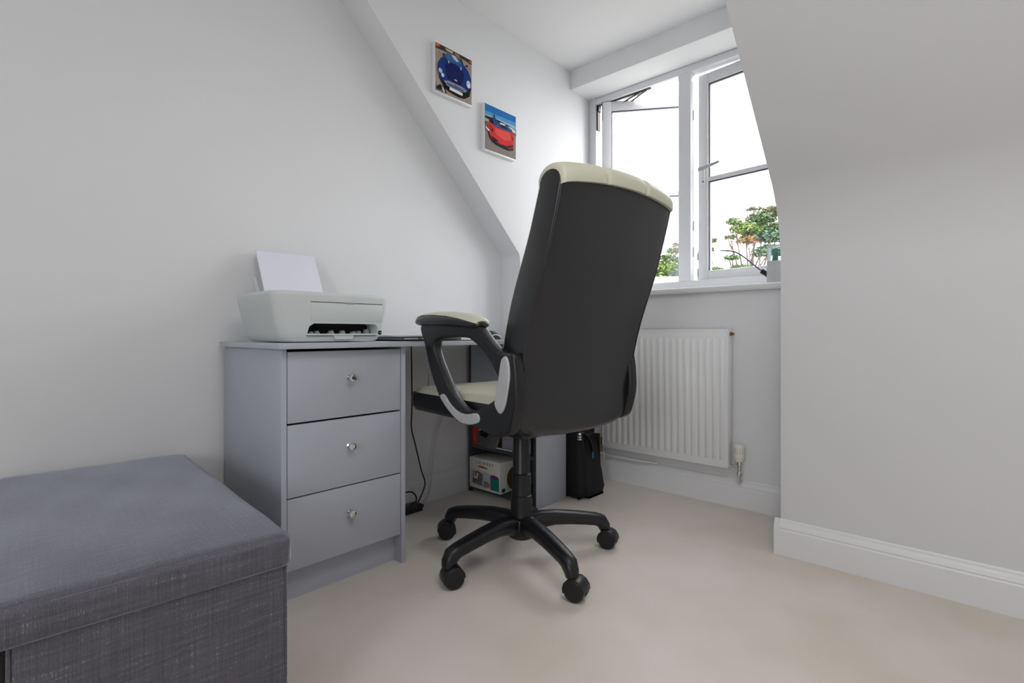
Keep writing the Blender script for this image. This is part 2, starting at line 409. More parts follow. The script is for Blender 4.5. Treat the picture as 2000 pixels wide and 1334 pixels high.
# ------------------------------------------------------------------ printer
pr = thing('printer', 'white inkjet printer with rounded tapered body on the near end of the desk', 'printer', (-1.68, .84, DZ1))
def rrect(x0, x1, y0, y1, r, z, n=5):
    out = []
    for cx, cy, a0 in ((x1-r, y1-r, 0), (x0+r, y1-r, 90), (x0+r, y0+r, 180), (x1-r, y0+r, 270)):
        for i in range(n+1):
            a = math.radians(a0+90*i/n); out.append((cx+r*math.cos(a), cy+r*math.sin(a), z))
    return out
PZ = DZ1
def pring(z, ins, r=.030, dx=0): return rrect(-1.828+ins*.5+dx, -1.530-ins*.35, .634+ins, 1.040-ins, r, PZ+z)
def ptop(y): return .160+.004*math.sin((y-.634)/.406*PI)
body = MB()
rings = [pring(.003, .040, .035), pring(.010, .031, .035), pring(.03, .025), pring(.07, .014), pring(.12, .004), pring(.145, .0), pring(.153, .002), pring(.157, .010, .034), pring(.158, .03, .03)]
body.loft(rings)
# recess for the paper path: cut with a boolean later
po = body.build('printer_body', M['printer'], pr, smooth=True, auto=50)
cut = MB().prism([(.742, PZ+.020), (.990, PZ+.020), (.992, PZ+.050), (.980, PZ+.060), (.765, PZ+.060), (.750, PZ+.050)], 'x', -1.60, -1.50)
co = cut.build('cutter', M['dark'])
inv = roots['printer'].inverted()
for v in co.data.vertices: v.co = inv @ v.co
co.parent = pr
bo = po.modifiers.new('slot', 'BOOLEAN'); bo.operation = 'DIFFERENCE'; bo.object = co; bo.solver = 'EXACT'
dg = bpy.context.evaluated_depsgraph_get(); dg.update()
nm = bpy.data.meshes.new_from_object(po.evaluated_get(dg)); po.modifiers.clear(); old = po.data; po.data = nm
bpy.data.objects.remove(co)
# dark mechanism in the slot, output tray, front door seam, sticker
slot = MB().box(-1.602, -1.598, .744, .990, PZ+.020, PZ+.060); slot.build('paper_slot', M['dark'], pr)
mech = MB()
for yy, hh in ((.775, .012), (.795, .016), (.845, .018), (.885, .018), (.925, .014), (.945, .016), (.975, .026)):
    mech.prism([(yy-.010, PZ+.027), (yy+.010, PZ+.027), (yy+.004, PZ+.027+hh*.6), (yy-.003, PZ+.027+hh*.6)], 'x', -1.590, -1.575)
mech.build('paper_rollers', M['silver'], pr)['kind'] = 'stuff'
tr = MB().box(-1.60, -1.532, .742, .992, PZ+.022, PZ+.0275); t = tr.build('output_tray', M['printer'], pr, bevel=.002)
MB().prism([(.835, PZ+.010), (.895, PZ+.010), (.900, PZ+.022), (.830, PZ+.022)], 'x', -1.560, -1.5345).build('tray_stop', M['printer'], t)
def pfx(z): # printer front x at height
    return -1.530-.35*interp([(.003, .04), (.03, .025), (.07, .014), (.12, .004), (.16, 0)], z)
def slant(y0_, y1_, z0_, z1_, e0, e1): # thin panel following the front slope
    return MB().add([(pfx(z)+e, y, PZ+z) for z in (z0_, z1_) for y in (y0_, y1_) for e in (e0, e1)], [(0, 2, 3, 1), (4, 5, 7, 6), (0, 1, 5, 4), (2, 6, 7, 3), (0, 4, 6, 2), (1, 3, 7, 5)])
s = slant(.752, 1.008, .068, .1245, -.004, .0007); dr = s.build('front_door', M['printer'], pr, bevel=.0004)
slant(.752, 1.008, .1255, .1275, -.004, .0006).build('door_gap', M['dark'], dr)
slant(.872, .902, .124, .1285, -.003, .0024).build('door_grip', M['handle'], dr)
st = slant(.998, 1.008, .024, .038, -.002, .0012).build('sticker', M['screen'], pr); st['label'] = 'small black square sticker'
slant(1.001, 1.005, .029, .033, 0, .0018).build('sticker_mark', M['silver'], st)
# rear paper support
MB().add([(-1.815, .715, PZ+.12), (-1.815, .724, PZ+.12), (-1.880, .724, PZ+.225), (-1.880, .715, PZ+.225), (-1.823, .715, PZ+.12), (-1.823, .724, PZ+.12), (-1.888, .724, PZ+.225), (-1.888, .715, PZ+.225)],
         [(0, 1, 2, 3), (7, 6, 5, 4), (0, 4, 5, 1), (1, 5, 6, 2), (2, 6, 7, 3), (3, 7, 4, 0)]).build('paper_support', M['printer'], pr)
ps = MB().add([(-1.806+a, y, z) for (a, y, z) in ((-.019, .735, PZ+.1595), (-.019, .950, PZ+.1595), (-.100, .950, PZ+.322), (-.100, .735, PZ+.322), (-.025, .735, PZ+.1595), (-.025, .950, PZ+.1595), (-.106, .950, PZ+.322), (-.106, .735, PZ+.322))],
         [(0, 1, 2, 3), (7, 6, 5, 4), (0, 4, 5, 1), (1, 5, 6, 2), (2, 6, 7, 3), (3, 7, 4, 0)])
tag(ps.build('paper_stack', M['paper']), 'stack of blank white paper standing in the printer feed', 'paper')

# ------------------------------------------------------------------ things on the desk
mm = B(-1.82, -1.475, 1.105, 1.40, DZ1, DZ1+.003); tag(mm.build('desk_mat', M['bag'], bevel=.001), 'thin black mat on the desk under the laptop', 'desk mat')
lp = thing('laptop', 'closed silver laptop on a black mat beside the printer', 'laptop', (-1.66, 1.24, DZ1+.003))
lz = DZ1+.003
B(-1.79, -1.535, 1.085, 1.375, lz+.001, lz+.011).build('laptop_base', M['steel'], lp, bevel=.003)
B(-1.792, -1.533, 1.083, 1.377, lz+.0125, lz+.019).build('laptop_lid', M['laptop'], lp, bevel=.003)
B(-1.75, -1.57, 1.16, 1.30, lz+.011, lz+.013).build('hinge', M['screen'], lp)
B(-1.5345, -1.5335, 1.10, 1.16, lz+.004, lz+.008).build('side_port', M['silver'], lp); B(-1.5345, -1.5335, 1.18, 1.25, lz+.004, lz+.008).build('side_port', M['silver'], lp)
ms = thing('computer_mouse', 'black computer mouse with silver edge on the desk behind the chair arm', 'mouse', (-1.60, 1.60, DZ1))
mr_ = []
for k in range(9):
    t = k/8; y = 1.553+.098*t; hw = .030*math.sin(PI*(.12+.80*t))**.6; h = .040*math.sin(PI*(.10+.75*(1-t)))**.7
    mr_.append([(-1.60+hw*math.cos(a), y, DZ1+.0005+max(0, h*math.sin(a)) if a <= PI else DZ1+.0005) for a in [PI*i/10 for i in range(11)]]+[(-1.60-hw+2*hw*i/4, y, DZ1+.0005) for i in (1, 2, 3)])
MB().loft(mr_).build('mouse_shell', M['bag'], ms, smooth=True)
side = MB().sweep(catmull([(-1.572, 1.57, DZ1+.012), (-1.571, 1.60, DZ1+.022), (-1.574, 1.63, DZ1+.016), (-1.578, 1.648, DZ1+.008)], 4), .0022, 8); side.build('side_strip', M['silver'], ms, smooth=True)
nb = thing('notebook', 'thin pale notebook lying on the desk beyond the mouse', 'notebook', (-1.6, 1.73, DZ1))
B(-1.70, -1.52, 1.665, 1.80, DZ1+.001, DZ1+.005).build('pages', M['paper'], nb); B(-1.702, -1.518, 1.663, 1.802, DZ1+.005, DZ1+.0065).build('cover', M['laptop'], nb)
B(-1.702, -1.518, 1.663, 1.802, DZ1, DZ1+.001).build('cover', M['laptop'], nb)

# ------------------------------------------------------------------ things in the shelves
bx = thing('cardboard_box', 'white printed appliance box on the bottom shelf of the desk', 'box', (-1.79, 1.83, .028))
b0, b1, c0, c1, z0, z1 = -1.897, -1.688, 1.752, 1.90, .0285, .176
B(b0, b1, c0, c1, z0, z1).build('box_body', M['label_w'], bx, bevel=.001)
def flat(name, pts, m, par, y=c0, e=.0006):  # printed patch on the front face
    return MB().add([(b0+(b1-b0)*u, y-e, z0+(z1-z0)*v) for u, v in pts]+[(b0+(b1-b0)*u, y, z0+(z1-z0)*v) for u, v in pts],
                    [tuple(range(len(pts)))]+[(i, (i+1) % len(pts), len(pts)+(i+1) % len(pts), len(pts)+i) for i in range(len(pts))]).build(name, M[m] if isinstance(m, str) else m, par)
flat('print_patch', [(.05, .12), (.97, .12), (.97, .52), (.6, .60), (.05, .60)], mat('print_pale', (196, 196, 200), .6, noise=(60, .05)), bx)
flat('print_patch', [(.70, .08), (.97, .08), (.97, .46), (.70, .46)], 'teal', bx, e=.0010)
flat('print_patch', [(.68, .46), (.97, .46), (.94, .53), (.82, .57), (.72, .54)], mat('print_purple', (120, 40, 110), .6, noise=(60, .1)), bx, e=.0010)
flat('print_patch', [(.10, .16), (.42, .12), (.46, .50), (.30, .58), (.12, .54)], mat('print_photo_mix', (120, 112, 108), .6, noise=(90, .55)), bx, e=.0010)
flat('print_patch', [(.14, .33), (.28, .32), (.30, .50), (.16, .51)], mat('print_cream', (225, 215, 205), .6, noise=(90, .2)), bx, e=.0014)
flat('print_patch', [(.19, .40), (.24, .40), (.24, .55), (.20, .56)], mat('print_orange', (190, 80, 40), .6, noise=(90, .2)), bx, e=.0018)
flat('print_patch', [(.49, .10), (.58, .10), (.58, .30), (.49, .30)], 'blue', bx, e=.0012)
flat('print_patch', [(.53, .12), (.66, .12), (.68, .24), (.58, .30)], mat('print_tan', (200, 120, 70), .6, noise=(90, .2)), bx, e=.0016)
flat('print_patch', [(.26, .75), (.42, .78), (.58, .74), (.63, .70), (.45, .71), (.30, .72)], mat('print_rust', (186, 66, 30), .6, noise=(90, .2)), bx)
tx = bpy.data.curves.new('lettering', 'FONT'); tx.body = 'CRIBNEY'; tx.size = .019; tx.extrude = .0003; tx.space_character = 1.75; tx.align_x = 'CENTER'
tx.materials.append(mat('print_black', (40, 40, 44), .6, noise=(60, .1)))
tmp = bpy.data.objects.new('tmp', tx); C.collection.objects.link(tmp); bpy.context.view_layer.update()
tme = bpy.data.meshes.new_from_object(tmp.evaluated_get(bpy.context.evaluated_depsgraph_get())); bpy.data.objects.remove(tmp)
to = bpy.data.objects.new('lettering', tme); C.collection.objects.link(to); to.parent = bx
to.location = Vector((-1.79, c0-.0005, z0+.122))-Vector((-1.79, 1.83, .028)); to.rotation_euler = (PI/2, 0, 0)
mb = MB(); mb.add([(b1+.0006, c0+(c1-c0)*(.62+.30*math.cos(a)), z0+(z1-z0)*(.42+.36*math.sin(a))) for a in [2*PI*i/20 for i in range(20)]], [tuple(range(20))])
mb.build('print_patch', mat('print_brown', (96, 74, 36), .6, noise=(90, .5)), bx)
mb = MB(); mb.add([(b1+.0006, c0+(c1-c0)*(.16+.09*math.cos(a)), z0+(z1-z0)*(.10+.07*math.sin(a))) for a in [2*PI*i/14 for i in range(14)]], [tuple(range(14))])
mb.build('print_patch', mat('print_navy', (52, 62, 110), .6, noise=(90, .3)), bx)
# red and grey packs on the middle shelf
rb = thing('card_pack', 'red card box with grey front on the middle desk shelf', 'box', (-1.83, 1.84, .234))
B(-1.900, -1.845, 1.772, 1.93, .2345, .330).build('box_body', M['red'], rb, bevel=.002)
B(-1.890, -1.855, 1.770, 1.772, .25, .315).build('front_label', M['red'], rb)
gb = thing('folded_brochure', 'lilac grey folded brochure with white edges leaning on the middle desk shelf', 'brochure', (-1.75, 1.82, .234))
mb = MB().prism([(-1.838, .318), (-1.765, .300), (-1.757, .243), (-1.800, .261), (-1.838, .285)], 'y', 1.772, 1.776); mb.build('cover', M['greycard'], gb)
MB().sweep(catmull([(-1.840, 1.770, .322), (-1.841, 1.770, .284), (-1.800, 1.770, .256), (-1.757, 1.770, .241), (-1.70, 1.772, .239), (-1.63, 1.773, .239)], 4), .003, 8).build('page_edge', M['paper'], gb, smooth=True)
wb = thing('leaflet', 'white and red leaflet standing on the middle desk shelf behind the chair post', 'leaflet', (-1.62, 1.8, .234))
B(-1.72, -1.54, 1.80, 1.806, .2345, .300).build('page', M['greycard'], wb); B(-1.72, -1.54, 1.798, 1.80, .300, .318).build('red_strip', M['red'], wb)

# ------------------------------------------------------------------ socket, cable, adapter
so = thing('wall_socket', 'white double power socket low on the wall in the desk knee hole', 'socket', (XL, 1.60, .55))
B(XL, XL+.010, 1.525, 1.672, .505, .590).build('face_plate', M['upvc'], so, bevel=.003)
for yy in (1.545, 1.645): B(XL+.009, XL+.013, yy-.005, yy+.005, .566, .580).build('switch', M['upvc'], so)
pl = thing('power_plug', 'white plug pushed into the right half of the wall socket', 'plug', (XL+.01, 1.64, .54))
MB().lathe([(.022, XL+.010), (.025, XL+.014), (.025, XL+.03), (.017, XL+.042), (.0, XL+.043)], (0, 1.638, .540), 'x', 16).build('plug_body', M['upvc'], pl, smooth=True)
MB().sweep(catmull([(XL+.035, 1.638, .52), (XL+.036, 1.635, .47), (XL+.03, 1.60, .40), (XL+.026, 1.56, .30), (XL+.024, 1.54, .20), (XL+.024, 1.52, .06), (XL+.03, 1.48, .006)], 5), .003, 8).build('plug_cable', M['upvc'], pl, smooth=True)
cb = MB().sweep(catmull([(-1.88, 1.385, .742), (-1.88, 1.388, .60), (-1.88, 1.389, .46), (-1.88, 1.386, .371), (-1.88, 1.405, .30), (-1.878, 1.420, .24), (-1.874, 1.437, .17), (-1.868, 1.452, .115), (-1.87, 1.438, .07), (-1.873, 1.415, .030)], 5), .0032, 8)
tag(cb.build('power_cable', M['plastic'], smooth=True), 'thin black cable hanging from the desk down to the adapter', 'cable')
cb = MB().sweep(catmull([(-1.85, 1.30, .10), (-1.85, 1.36, .098), (-1.855, 1.392, .070), (-1.86, 1.395, .045), (-1.865, 1.375, .035), (-1.87, 1.34, .020), (-1.87, 1.30, .004)], 5), .0032, 8)
tag(cb.build('adapter_cable', M['plastic'], smooth=True), 'short black cable looping over the adapter behind the drawers', 'cable')
ad = thing('power_adapter', 'black power adapter on the carpet beside the drawer pedestal', 'adapter', (-1.87, 1.38, 0))
B(-1.905, -1.845, 1.33, 1.425, .001, .032).build('adapter_body', M['plastic'], ad, bevel=.006, seg=3)
B(-1.890, -1.860, 1.425, 1.440, .008, .022).build('cable_grip', M['plastic'], ad, bevel=.002)

# ------------------------------------------------------------------ wall canvases
def canvas(name, label, ya, yb, za, zb, art, cat='picture'):
    x0, x1 = XD0, XD0+.024
    r = thing(name, label, cat, (x0, (ya+yb)/2, (za+zb)/2), group='canvas photographs of cars')
    B(x0+.0005, x1, ya, yb, za, zb).build('canvas_frame', M['gloss'], r, bevel=.0015)
    mb = MB(); mats = []; e = .0003
    m_ = .025
    for k, (col, pts) in enumerate(art):
        mt = mat('print_ink', tuple(max(0, c*.93-4) for c in col), .6, noise=(35, .07), bump=(500, .05, .0003), spec=.15); mats.append(mt); mb.cm = k
        P = [(x1+e*(k+1), ya+(yb-ya)*(m_*.6+(1-m_)*min(1, max(0, u))), za+(zb-za)*(m_+(1-m_*1.6)*min(1, max(0, v)))) for u, v in pts]
        mb.add(P, [tuple(range(len(P)))])
    mb.build('printed_photo', mats, r)
full = [(0, 0), (1, 0), (1, 1), (0, 1)]
def ell(cx, cy, rx, ry, n=14): return [(cx+rx*math.cos(2*PI*i/n), cy+ry*math.sin(2*PI*i/n)) for i in range(n)]
art1 = [((176, 160, 148), full), ((70, 56, 48), [(0, 1), (1, 1), (1, .90), (.75, .93), (.5, .93), (.35, .91), (0, .88)]),
        ((226, 110, 40), [(0, 1), (.1, 1), (.12, .95), (0, .92)]), ((226, 120, 40), [(.48, .97), (.62, .98), (.68, .92), (.56, .93)]), ((230, 120, 30), [(.92, .97), (1, .97), (1, .93), (.93, .93)]),
        ((206, 196, 180), [(.24, .97), (.46, .98), (.46, .93), (.3, .93)]),
        ((210, 112, 92), [(.07, .80), (.13, .80), (.10, .84)]), ((210, 112, 92), [(.88, .77), (.93, .76), (.91, .82)]),
        ((24, 22, 30), [(.09, .30), (.24, .11), (.42, .07), (.62, .05), (.78, .07), (.92, .16), (.97, .34), (.9, .5), (.15, .5)]),
        ((24, 62, 138), [(.24, .80), (.13, .70), (.06, .58), (.05, .44), (.11, .30), (.2, .24), (.45, .19), (.72, .20), (.88, .26), (.96, .38), (.97, .57), (.90, .70), (.79, .79), (.7, .82), (.41, .82)]),
        ((18, 28, 96), [(.24, .60), (.30, .35), (.50, .27), (.70, .34), (.78, .58), (.66, .72), (.5, .74), (.34, .70)]),
        ((40, 100, 176), [(.26, .76), (.4, .78), (.6, .78), (.74, .77), (.7, .70), (.5, .73), (.3, .70)]),
        ((70, 110, 158), [(.25, .80), (.30, .88), (.5, .915), (.68, .91), (.75, .81), (.66, .78), (.5, .775), (.25, .76)]),
        ((196, 214, 220), [(.40, .885), (.52, .90), (.62, .82), (.56, .79), (.48, .82)]), ((26, 40, 70), [(.64, .90), (.69, .90), (.74, .81), (.70, .80)]),
        ((196, 206, 220), ell(.115, .44, .05, .05)), ((240, 240, 244), ell(.175, .365, .042, .042)), ((210, 218, 228), ell(.885, .42, .06, .085)), ((248, 248, 250), ell(.885, .38, .035, .04)),
        ((150, 158, 182), [(.20, .26), (.34, .30), (.52, .30), (.70, .30), (.84, .26), (.79, .21), (.53, .16), (.28, .18)]), ((96, 100, 130), [(.26, .24), (.52, .265), (.78, .24), (.74, .21), (.53, .185), (.30, .20)]),
        ((244, 244, 246), [(.36, .175), (.71, .165), (.71, .10), (.35, .115)]), ((240, 244, 250), ell(.52, .375, .045, .012)), ((190, 205, 225), ell(.33, .70, .018, .035)), ((190, 205, 225), ell(.66, .68, .018, .035)),
        ((20, 22, 34), [(.15, .81), (.22, .82), (.22, .78), (.17, .77)]), ((20, 22, 34), [(.78, .80), (.86, .83), (.85, .78), (.79, .77)]),
        ((20, 24, 50), [(.0, .06), (.10, .14), (.17, .09), (.12, .02), (0, .02)]), ((236, 232, 230), [(.13, .10), (.17, .09), (.23, .0), (.19, .0)]), ((30, 26, 26), [(.16, .16), (.19, .15), (.27, 0), (.23, 0)])]
art2 = [((142, 132, 126), full), ((36, 118, 190), [(0, .68), (1, .68), (1, 1), (0, 1)]), ((88, 158, 210), [(0, .68), (1, .68), (1, .86), (0, .84)]), ((150, 196, 222), [(0, .68), (1, .68), (1, .77), (0, .77)]),
        ((44, 46, 40), [(0, .60), (1, .58), (1, .69), (.75, .72), (.5, .74), (.3, .75), (0, .73)]), ((170, 172, 160), [(0, .61), (.12, .61), (.12, .67), (0, .68)]),
        ((226, 228, 228), [(.66, .64), (.98, .60), (.98, .67), (.84, .70), (.70, .69)]), ((120, 110, 100), [(0, .56), (1, .54), (1, .60), (0, .61)]),
        ((26, 24, 30), [(.09, .42), (.13, .28), (.24, .20), (.46, .16), (.75, .14), (.90, .18), (.9, .3), (.2, .4)]),
        ((222, 46, 46), [(.08, .62), (.20, .61), (.30, .56), (.51, .59), (.80, .60), (.91, .57), (.92, .40), (.90, .24), (.76, .19), (.62, .23), (.46, .22), (.30, .25), (.20, .26), (.15, .34), (.10, .46)]),
        ((240, 84, 76), [(.30, .54), (.78, .56), (.84, .40), (.6, .34), (.3, .42)]), ((190, 32, 36), [(.12, .58), (.22, .57), (.25, .44), (.16, .42)]),
        ((52, 84, 132), [(.30, .60), (.42, .695), (.66, .70), (.86, .64), (.84, .575), (.58, .565), (.36, .57)]), ((24, 34, 66), [(.42, .66), (.64, .66), (.74, .61), (.5, .60)]),
        ((238, 236, 226), [(.45, .70), (.62, .71), (.62, .675), (.46, .67)]),
        ((30, 70, 140), [(.22, .70), (.26, .76), (.32, .75), (.37, .70), (.35, .60), (.26, .58), (.23, .64)]), ((150, 90, 70), ell(.275, .79, .022, .03)), ((30, 70, 140), [(.27, .74), (.30, .74), (.285, .84), (.265, .84)]),
        ((28, 22, 30), [(.18, .33), (.38, .28), (.41, .245), (.24, .25)]), ((28, 22, 30), [(.68, .235), (.88, .30), (.89, .26), (.74, .205)]), ((28, 22, 30), [(.27, .20), (.46, .16), (.72, .16), (.68, .21), (.46, .215)]),
        ((40, 40, 70), [(.20, .47), (.24, .50), (.23, .40)]), ((40, 40, 70), [(.84, .50), (.89, .44), (.86, .40)]), ((235, 235, 230), [(.0, .48), (.10, .44), (.13, .40), (.1, .40), (0, .45)]), ((96, 110, 70), [(0, .52), (.06, .52), (.07, .60), (0, .60)])]
canvas('car_canvas', 'upper left canvas print of a dark blue sports car', 1.433, 1.655, 1.846, 2.064, art1)
canvas('car_canvas', 'lower right canvas print of a red sports car under blue sky', 1.735, 1.962, 1.668, 1.896, art2)

# ------------------------------------------------------------------ radiator
ra = thing('radiator', 'white ribbed panel radiator on the wall under the window', 'radiator', (-1.186, YW, .18))
rx0, rx1, rz0, rz1, ry = -1.517, -.858, .180, .812, 2.362
mb = MB()
pitch = .0333; cols = []
x = rx0
xs = [rx0]
nfl = 19; start = rx0+(rx1-rx0-nfl*pitch)/2
prof = [(0, 0), (.18, 0), (.32, 1), (.82, 1), (.96, 0)]
colx = [(rx0, 0)]
for k in range(nfl):
    for t, h in prof: colx.append((start+(k+t)*pitch, h))
colx.append((rx1, 0))
rowz = [(rz0, 0), (rz0+.030, 0), (rz0+.042, 1), (rz1-.052, 1), (rz1-.040, 0), (rz1, 0)]
vs = [(cx, ry-.010*h*g+.0065, z) for z, g in rowz for cx, h in colx]; nx = len(colx)
fs = [(j*nx+i, j*nx+i+1, (j+1)*nx+i+1, (j+1)*nx+i) for j in range(len(rowz)-1) for i in range(nx-1)]
mb.add(vs, fs)
mb.build('front_panel', M['radiator'], ra, smooth=True, auto=60)
B(rx0, rx1, ry+.004, ry+.010, rz0, rz1).build('back_plate', M['radiator'], ra, bevel=.002)
B(rx1-.004, rx1+.0015, ry, YW-.014, rz0+.004, rz1+.002).build('side_casing', M['radiator'], ra, bevel=.0015)
B(rx0-.0015, rx0+.004, ry, YW-.014, rz0+.004, rz1+.002).build('side_casing', M['radiator'], ra, bevel=.0015)
B(rx0+.01, rx1-.01, YW-.030, YW-.016, rz0+.01, rz1-.012).build('rear_panel', M['radiator'], ra)
g = MB().box(rx0, rx1, ry, ry+.004, rz1, rz1+.004).box(rx0, rx1, YW-.018, YW-.014, rz1, rz1+.004)
for k in range(32): g.box(rx0+.008+k*.0206, rx0+.014+k*.0206, ry, YW-.014, rz1-.002, rz1+.002)
g.build('top_grille', M['radiator'], ra)
for xx in (rx0+.12, rx1-.12): B(xx-.015, xx+.015, YW-.018, YW-.0005, .30, .72).build('wall_bracket', M['radiator'], ra)
MB().lathe([(.009, rx1), (.009, rx1+.010), (.006, rx1+.012), (.006, rx1+.018)], (0, ry+.025, rz1-.027), 'x', 12).build('bleed_valve', M['brass'], ra, smooth=True)
va = MB().lathe([(.010, .150), (.013, .152), (.013, .166), (.009, .170), (.009, .196), (.014, .200), (.014, .214)], (-.815, 2.385, 0), 'z', 14)
va.lathe([(.008, -.858), (.008, -.835), (.012, -.834), (.012, -.822), (.007, -.820)], (0, 2.385, .190), 'x', 12)
v = va.build('valve_body', M['chrome'], ra, smooth=True)
hd = MB().lathe([(.013, .214), (.017, .216), (.021, .228), (.024, .245), (.0235, .282), (.019, .290), (0, .291)], (-.815, 2.385, 0), 'z', 24)
h = hd.build('thermostat_head', M['valve'], ra, smooth=True)
for a in range(-60, 61, 24):
    aa = math.radians(a-90+10); cx, cy = -.815+.0236*math.cos(aa), 2.385+.0236*math.sin(aa)
    MB().sweep([(cx, cy, .252), (cx, cy, .280)], .0012, 6).build('grip_groove', M['handle'], h)
MB().sweep([(-.815, 2.385, .15), (-.815, 2.385, .128), (-.815, YW-.012, .125)], .0065, 10).build('supply_pipe', M['chrome'], ra, smooth=True)
va = MB().lathe([(.010, .150), (.012, .152), (.012, .200), (.015, .203), (.015, .228), (.011, .232)], (-1.545, 2.385, 0), 'z', 14)
va.lathe([(.008, -1.535), (.008, -1.517)], (0, 2.385, .190), 'x', 12)
va.build('lockshield_valve', M['brass'], ra, smooth=True)
MB().sweep(catmull([(-1.545, 2.385, .155), (-1.545, 2.388, .142), (-1.53, 2.392, .136), (-1.40, 2.395, .134), (-1.30, 2.400, .133), (-1.22, 2.415, .132)], 4), .0055, 10).build('supply_pipe', M['gloss'], ra, smooth=True)

# ------------------------------------------------------------------ lamp on the window board
la = thing('sill_lamp', 'small lamp on the window board with thin curved silver arm and glass block', 'lamp', (-.68, 2.45, 1.008))
B(-.716, -.640, 2.43, 2.475, 1.008, 1.105).build('lamp_base', M['silver'], la, bevel=.003)
fr = MB().box(-.716, -.709, 2.435, 2.470, 1.105, 1.172).box(-.709, -.640, 2.435, 2.470, 1.166, 1.172)
fr.build('block_frame', M['upvc'], la)
B(-.709, -.640, 2.448, 2.456, 1.105, 1.166).build('glass_block', M['greenglass'], la)
B(-.700, -.676, 2.457, 2.459, 1.106, 1.160).build('picture_insert', mat('insert_print', (130, 150, 140), .5, noise=(40, .5)), la)
MB().sweep([(-.714, 2.452, 1.045), (-.742, 2.452, 1.066)], [(.010, .012)]*2, 10, sq=3).build('arm_joint', M['plastic'], la, smooth=True)
MB().sweep(catmull([(-.738, 2.452, 1.062), (-.762, 2.452, 1.083), (-.806, 2.452, 1.124), (-.835, 2.452, 1.148), (-.862, 2.452, 1.164), (-.895, 2.452, 1.172), (-.925, 2.452, 1.176)], 5), .0036, 8).build('lamp_arm', M['steel'], la, smooth=True)

# ------------------------------------------------------------------ laptop bag behind the desk
bg = thing('laptop_bag', 'black nylon shoulder bag standing on the carpet between desk and radiator', 'bag', (-1.50, 2.11, 0))
def soft(x0, x1, y0, y1, z0, z1, tx=.0, ty=.0, e=.0):
    rings = []
    for t, ins in ((0, .025), (.03, .008), (.12, 0), (.35, 0), (.6, .002), (.85, .004), (.95, .012), (1, .03)):
        z = z0+(z1-z0)*t
        rings.append(rrect(x0+ins, x1-ins-tx*t, y0+ins+ty*t*.4, y1-ins-ty*t, .028, z, 4))
    return MB().loft(rings)
soft(-1.60, -1.43, 2.022, 2.185, .002, .345).build('bag_body', M['bag'], bg, smooth=True, auto=60)
soft(-1.445, -1.385, 2.03, 2.205, .003, .300, .035, .03).build('front_pocket', M['bag'], bg, smooth=True, auto=60)
soft(-1.535, -1.395, 2.000, 2.048, .003, .335, .01, .0).build('side_flap', M['bag'], bg, smooth=True, auto=60)
MB().sweep(catmull([(-1.44, 2.055, .300), (-1.425, 2.065, .345), (-1.425, 2.10, .362), (-1.43, 2.14, .352), (-1.437, 2.155, .30)], 5), [(.011, .004)]*21, 8, sq=4).build('carry_handle', M['bag'], bg, smooth=True)
MB().sweep(catmull([(-1.425, 2.018, .318), (-1.412, 2.045, .310), (-1.402, 2.075, .270), (-1.398, 2.095, .21)], 5), [(.012, .003)]*16, 8, sq=4).build('shoulder_strap', M['plastic'], bg, smooth=True)
ck = MB()
for k in range(3): ck.lathe([(.006, 0), (.0115, .003), (.0115, .009), (.006, .012)], (-1.418, 2.012, .282+k*.012), 'z', 12)
ck.build('metal_clip', M['chrome'], bg, smooth=True)
for (x, y, z) in ((-1.398, 2.086, .205), (-1.400, 2.180, .22)):
    MB().sweep([(x+.004, y, z+.018), (x+.006, y+.002, z-.016)], .0025, 6).build('zip_pull', M['blue'], bg, smooth=True)
MB().sweep([(-1.396, 2.188, .20), (-1.394, 2.190, .16)], .003, 6).build('zip_pull', M['chrome'], bg, smooth=True)

# ------------------------------------------------------------------ ottoman
OA = math.radians(-4)
ot = thing('storage_ottoman', 'grey woven fabric storage ottoman with overhanging lid in the near corner', 'ottoman', (-.975, .443, 0), OA)
# local frame: -x runs back to the wall, -y runs toward the left picture edge, corner at the origin
def cushion(x0, x1, y0, y1, z0, z1, r, crown, nx=60, ny=40):
    vs, fs = [], []
    for j in range(ny+1):
        for i in range(nx+1):
            u, v = i/nx*2-1, j/ny*2-1
            # squash grid to a rounded rectangle
            X = (x0+x1)/2+(x1-x0)/2*u; Y = (y0+y1)/2+(y1-y0)/2*v
            cx = min(max(X, x0+r), x1-r); cy = min(max(Y, y0+r), y1-r)
            dx, dy = X-cx, Y-cy; d = max(abs(dx), abs(dy)); L = math.hypot(dx, dy)
            if L > 1e-9: X, Y = cx+dx*d/L, cy+dy*d/L
            e = min(1-abs(u), 1-abs(v))
            z = z1-.006*(1-min(1, e*22))**2+crown*(1-u**4)*(1-v**4)+.0012*math.sin(9*u+2*v)*math.sin(7*v+1)
            vs.append((X, Y, z))
    n = nx+1
    for j in range(ny):
        for i in range(nx): fs.append((j*n+i, j*n+i+1, (j+1)*n+i+1, (j+1)*n+i))
    rim = [i for i in range(n)]+[k*n+nx for k in range(1, ny+1)]+[ny*n+i for i in range(nx-1, -1, -1)]+[k*n for k in range(ny-1, 0, -1)]
    rows = [rim]
    for z in (z1-.012, z0+.006, z0):
        b = len(vs)
        for k in rim:
            X, Y, _ = vs[k]; o = .0025 if z != z0 else 0
            sx = o*(1 if X > (x0+x1)/2 else -1); sy = o*(1 if Y > (y0+y1)/2 else -1)
            vs.append((X+sx, Y+sy, z))
        rows.append(list(range(b, b+len(rim))))
    m = len(rim)
    for a, c in zip(rows, rows[1:]):
        for k in range(m): fs.append((a[k], c[k], c[(k+1) % m], a[(k+1) % m]))
    fs.append(tuple(rows[-1]))
    return MB().add(vs, fs)
OX0, OY0 = -.925, -.425
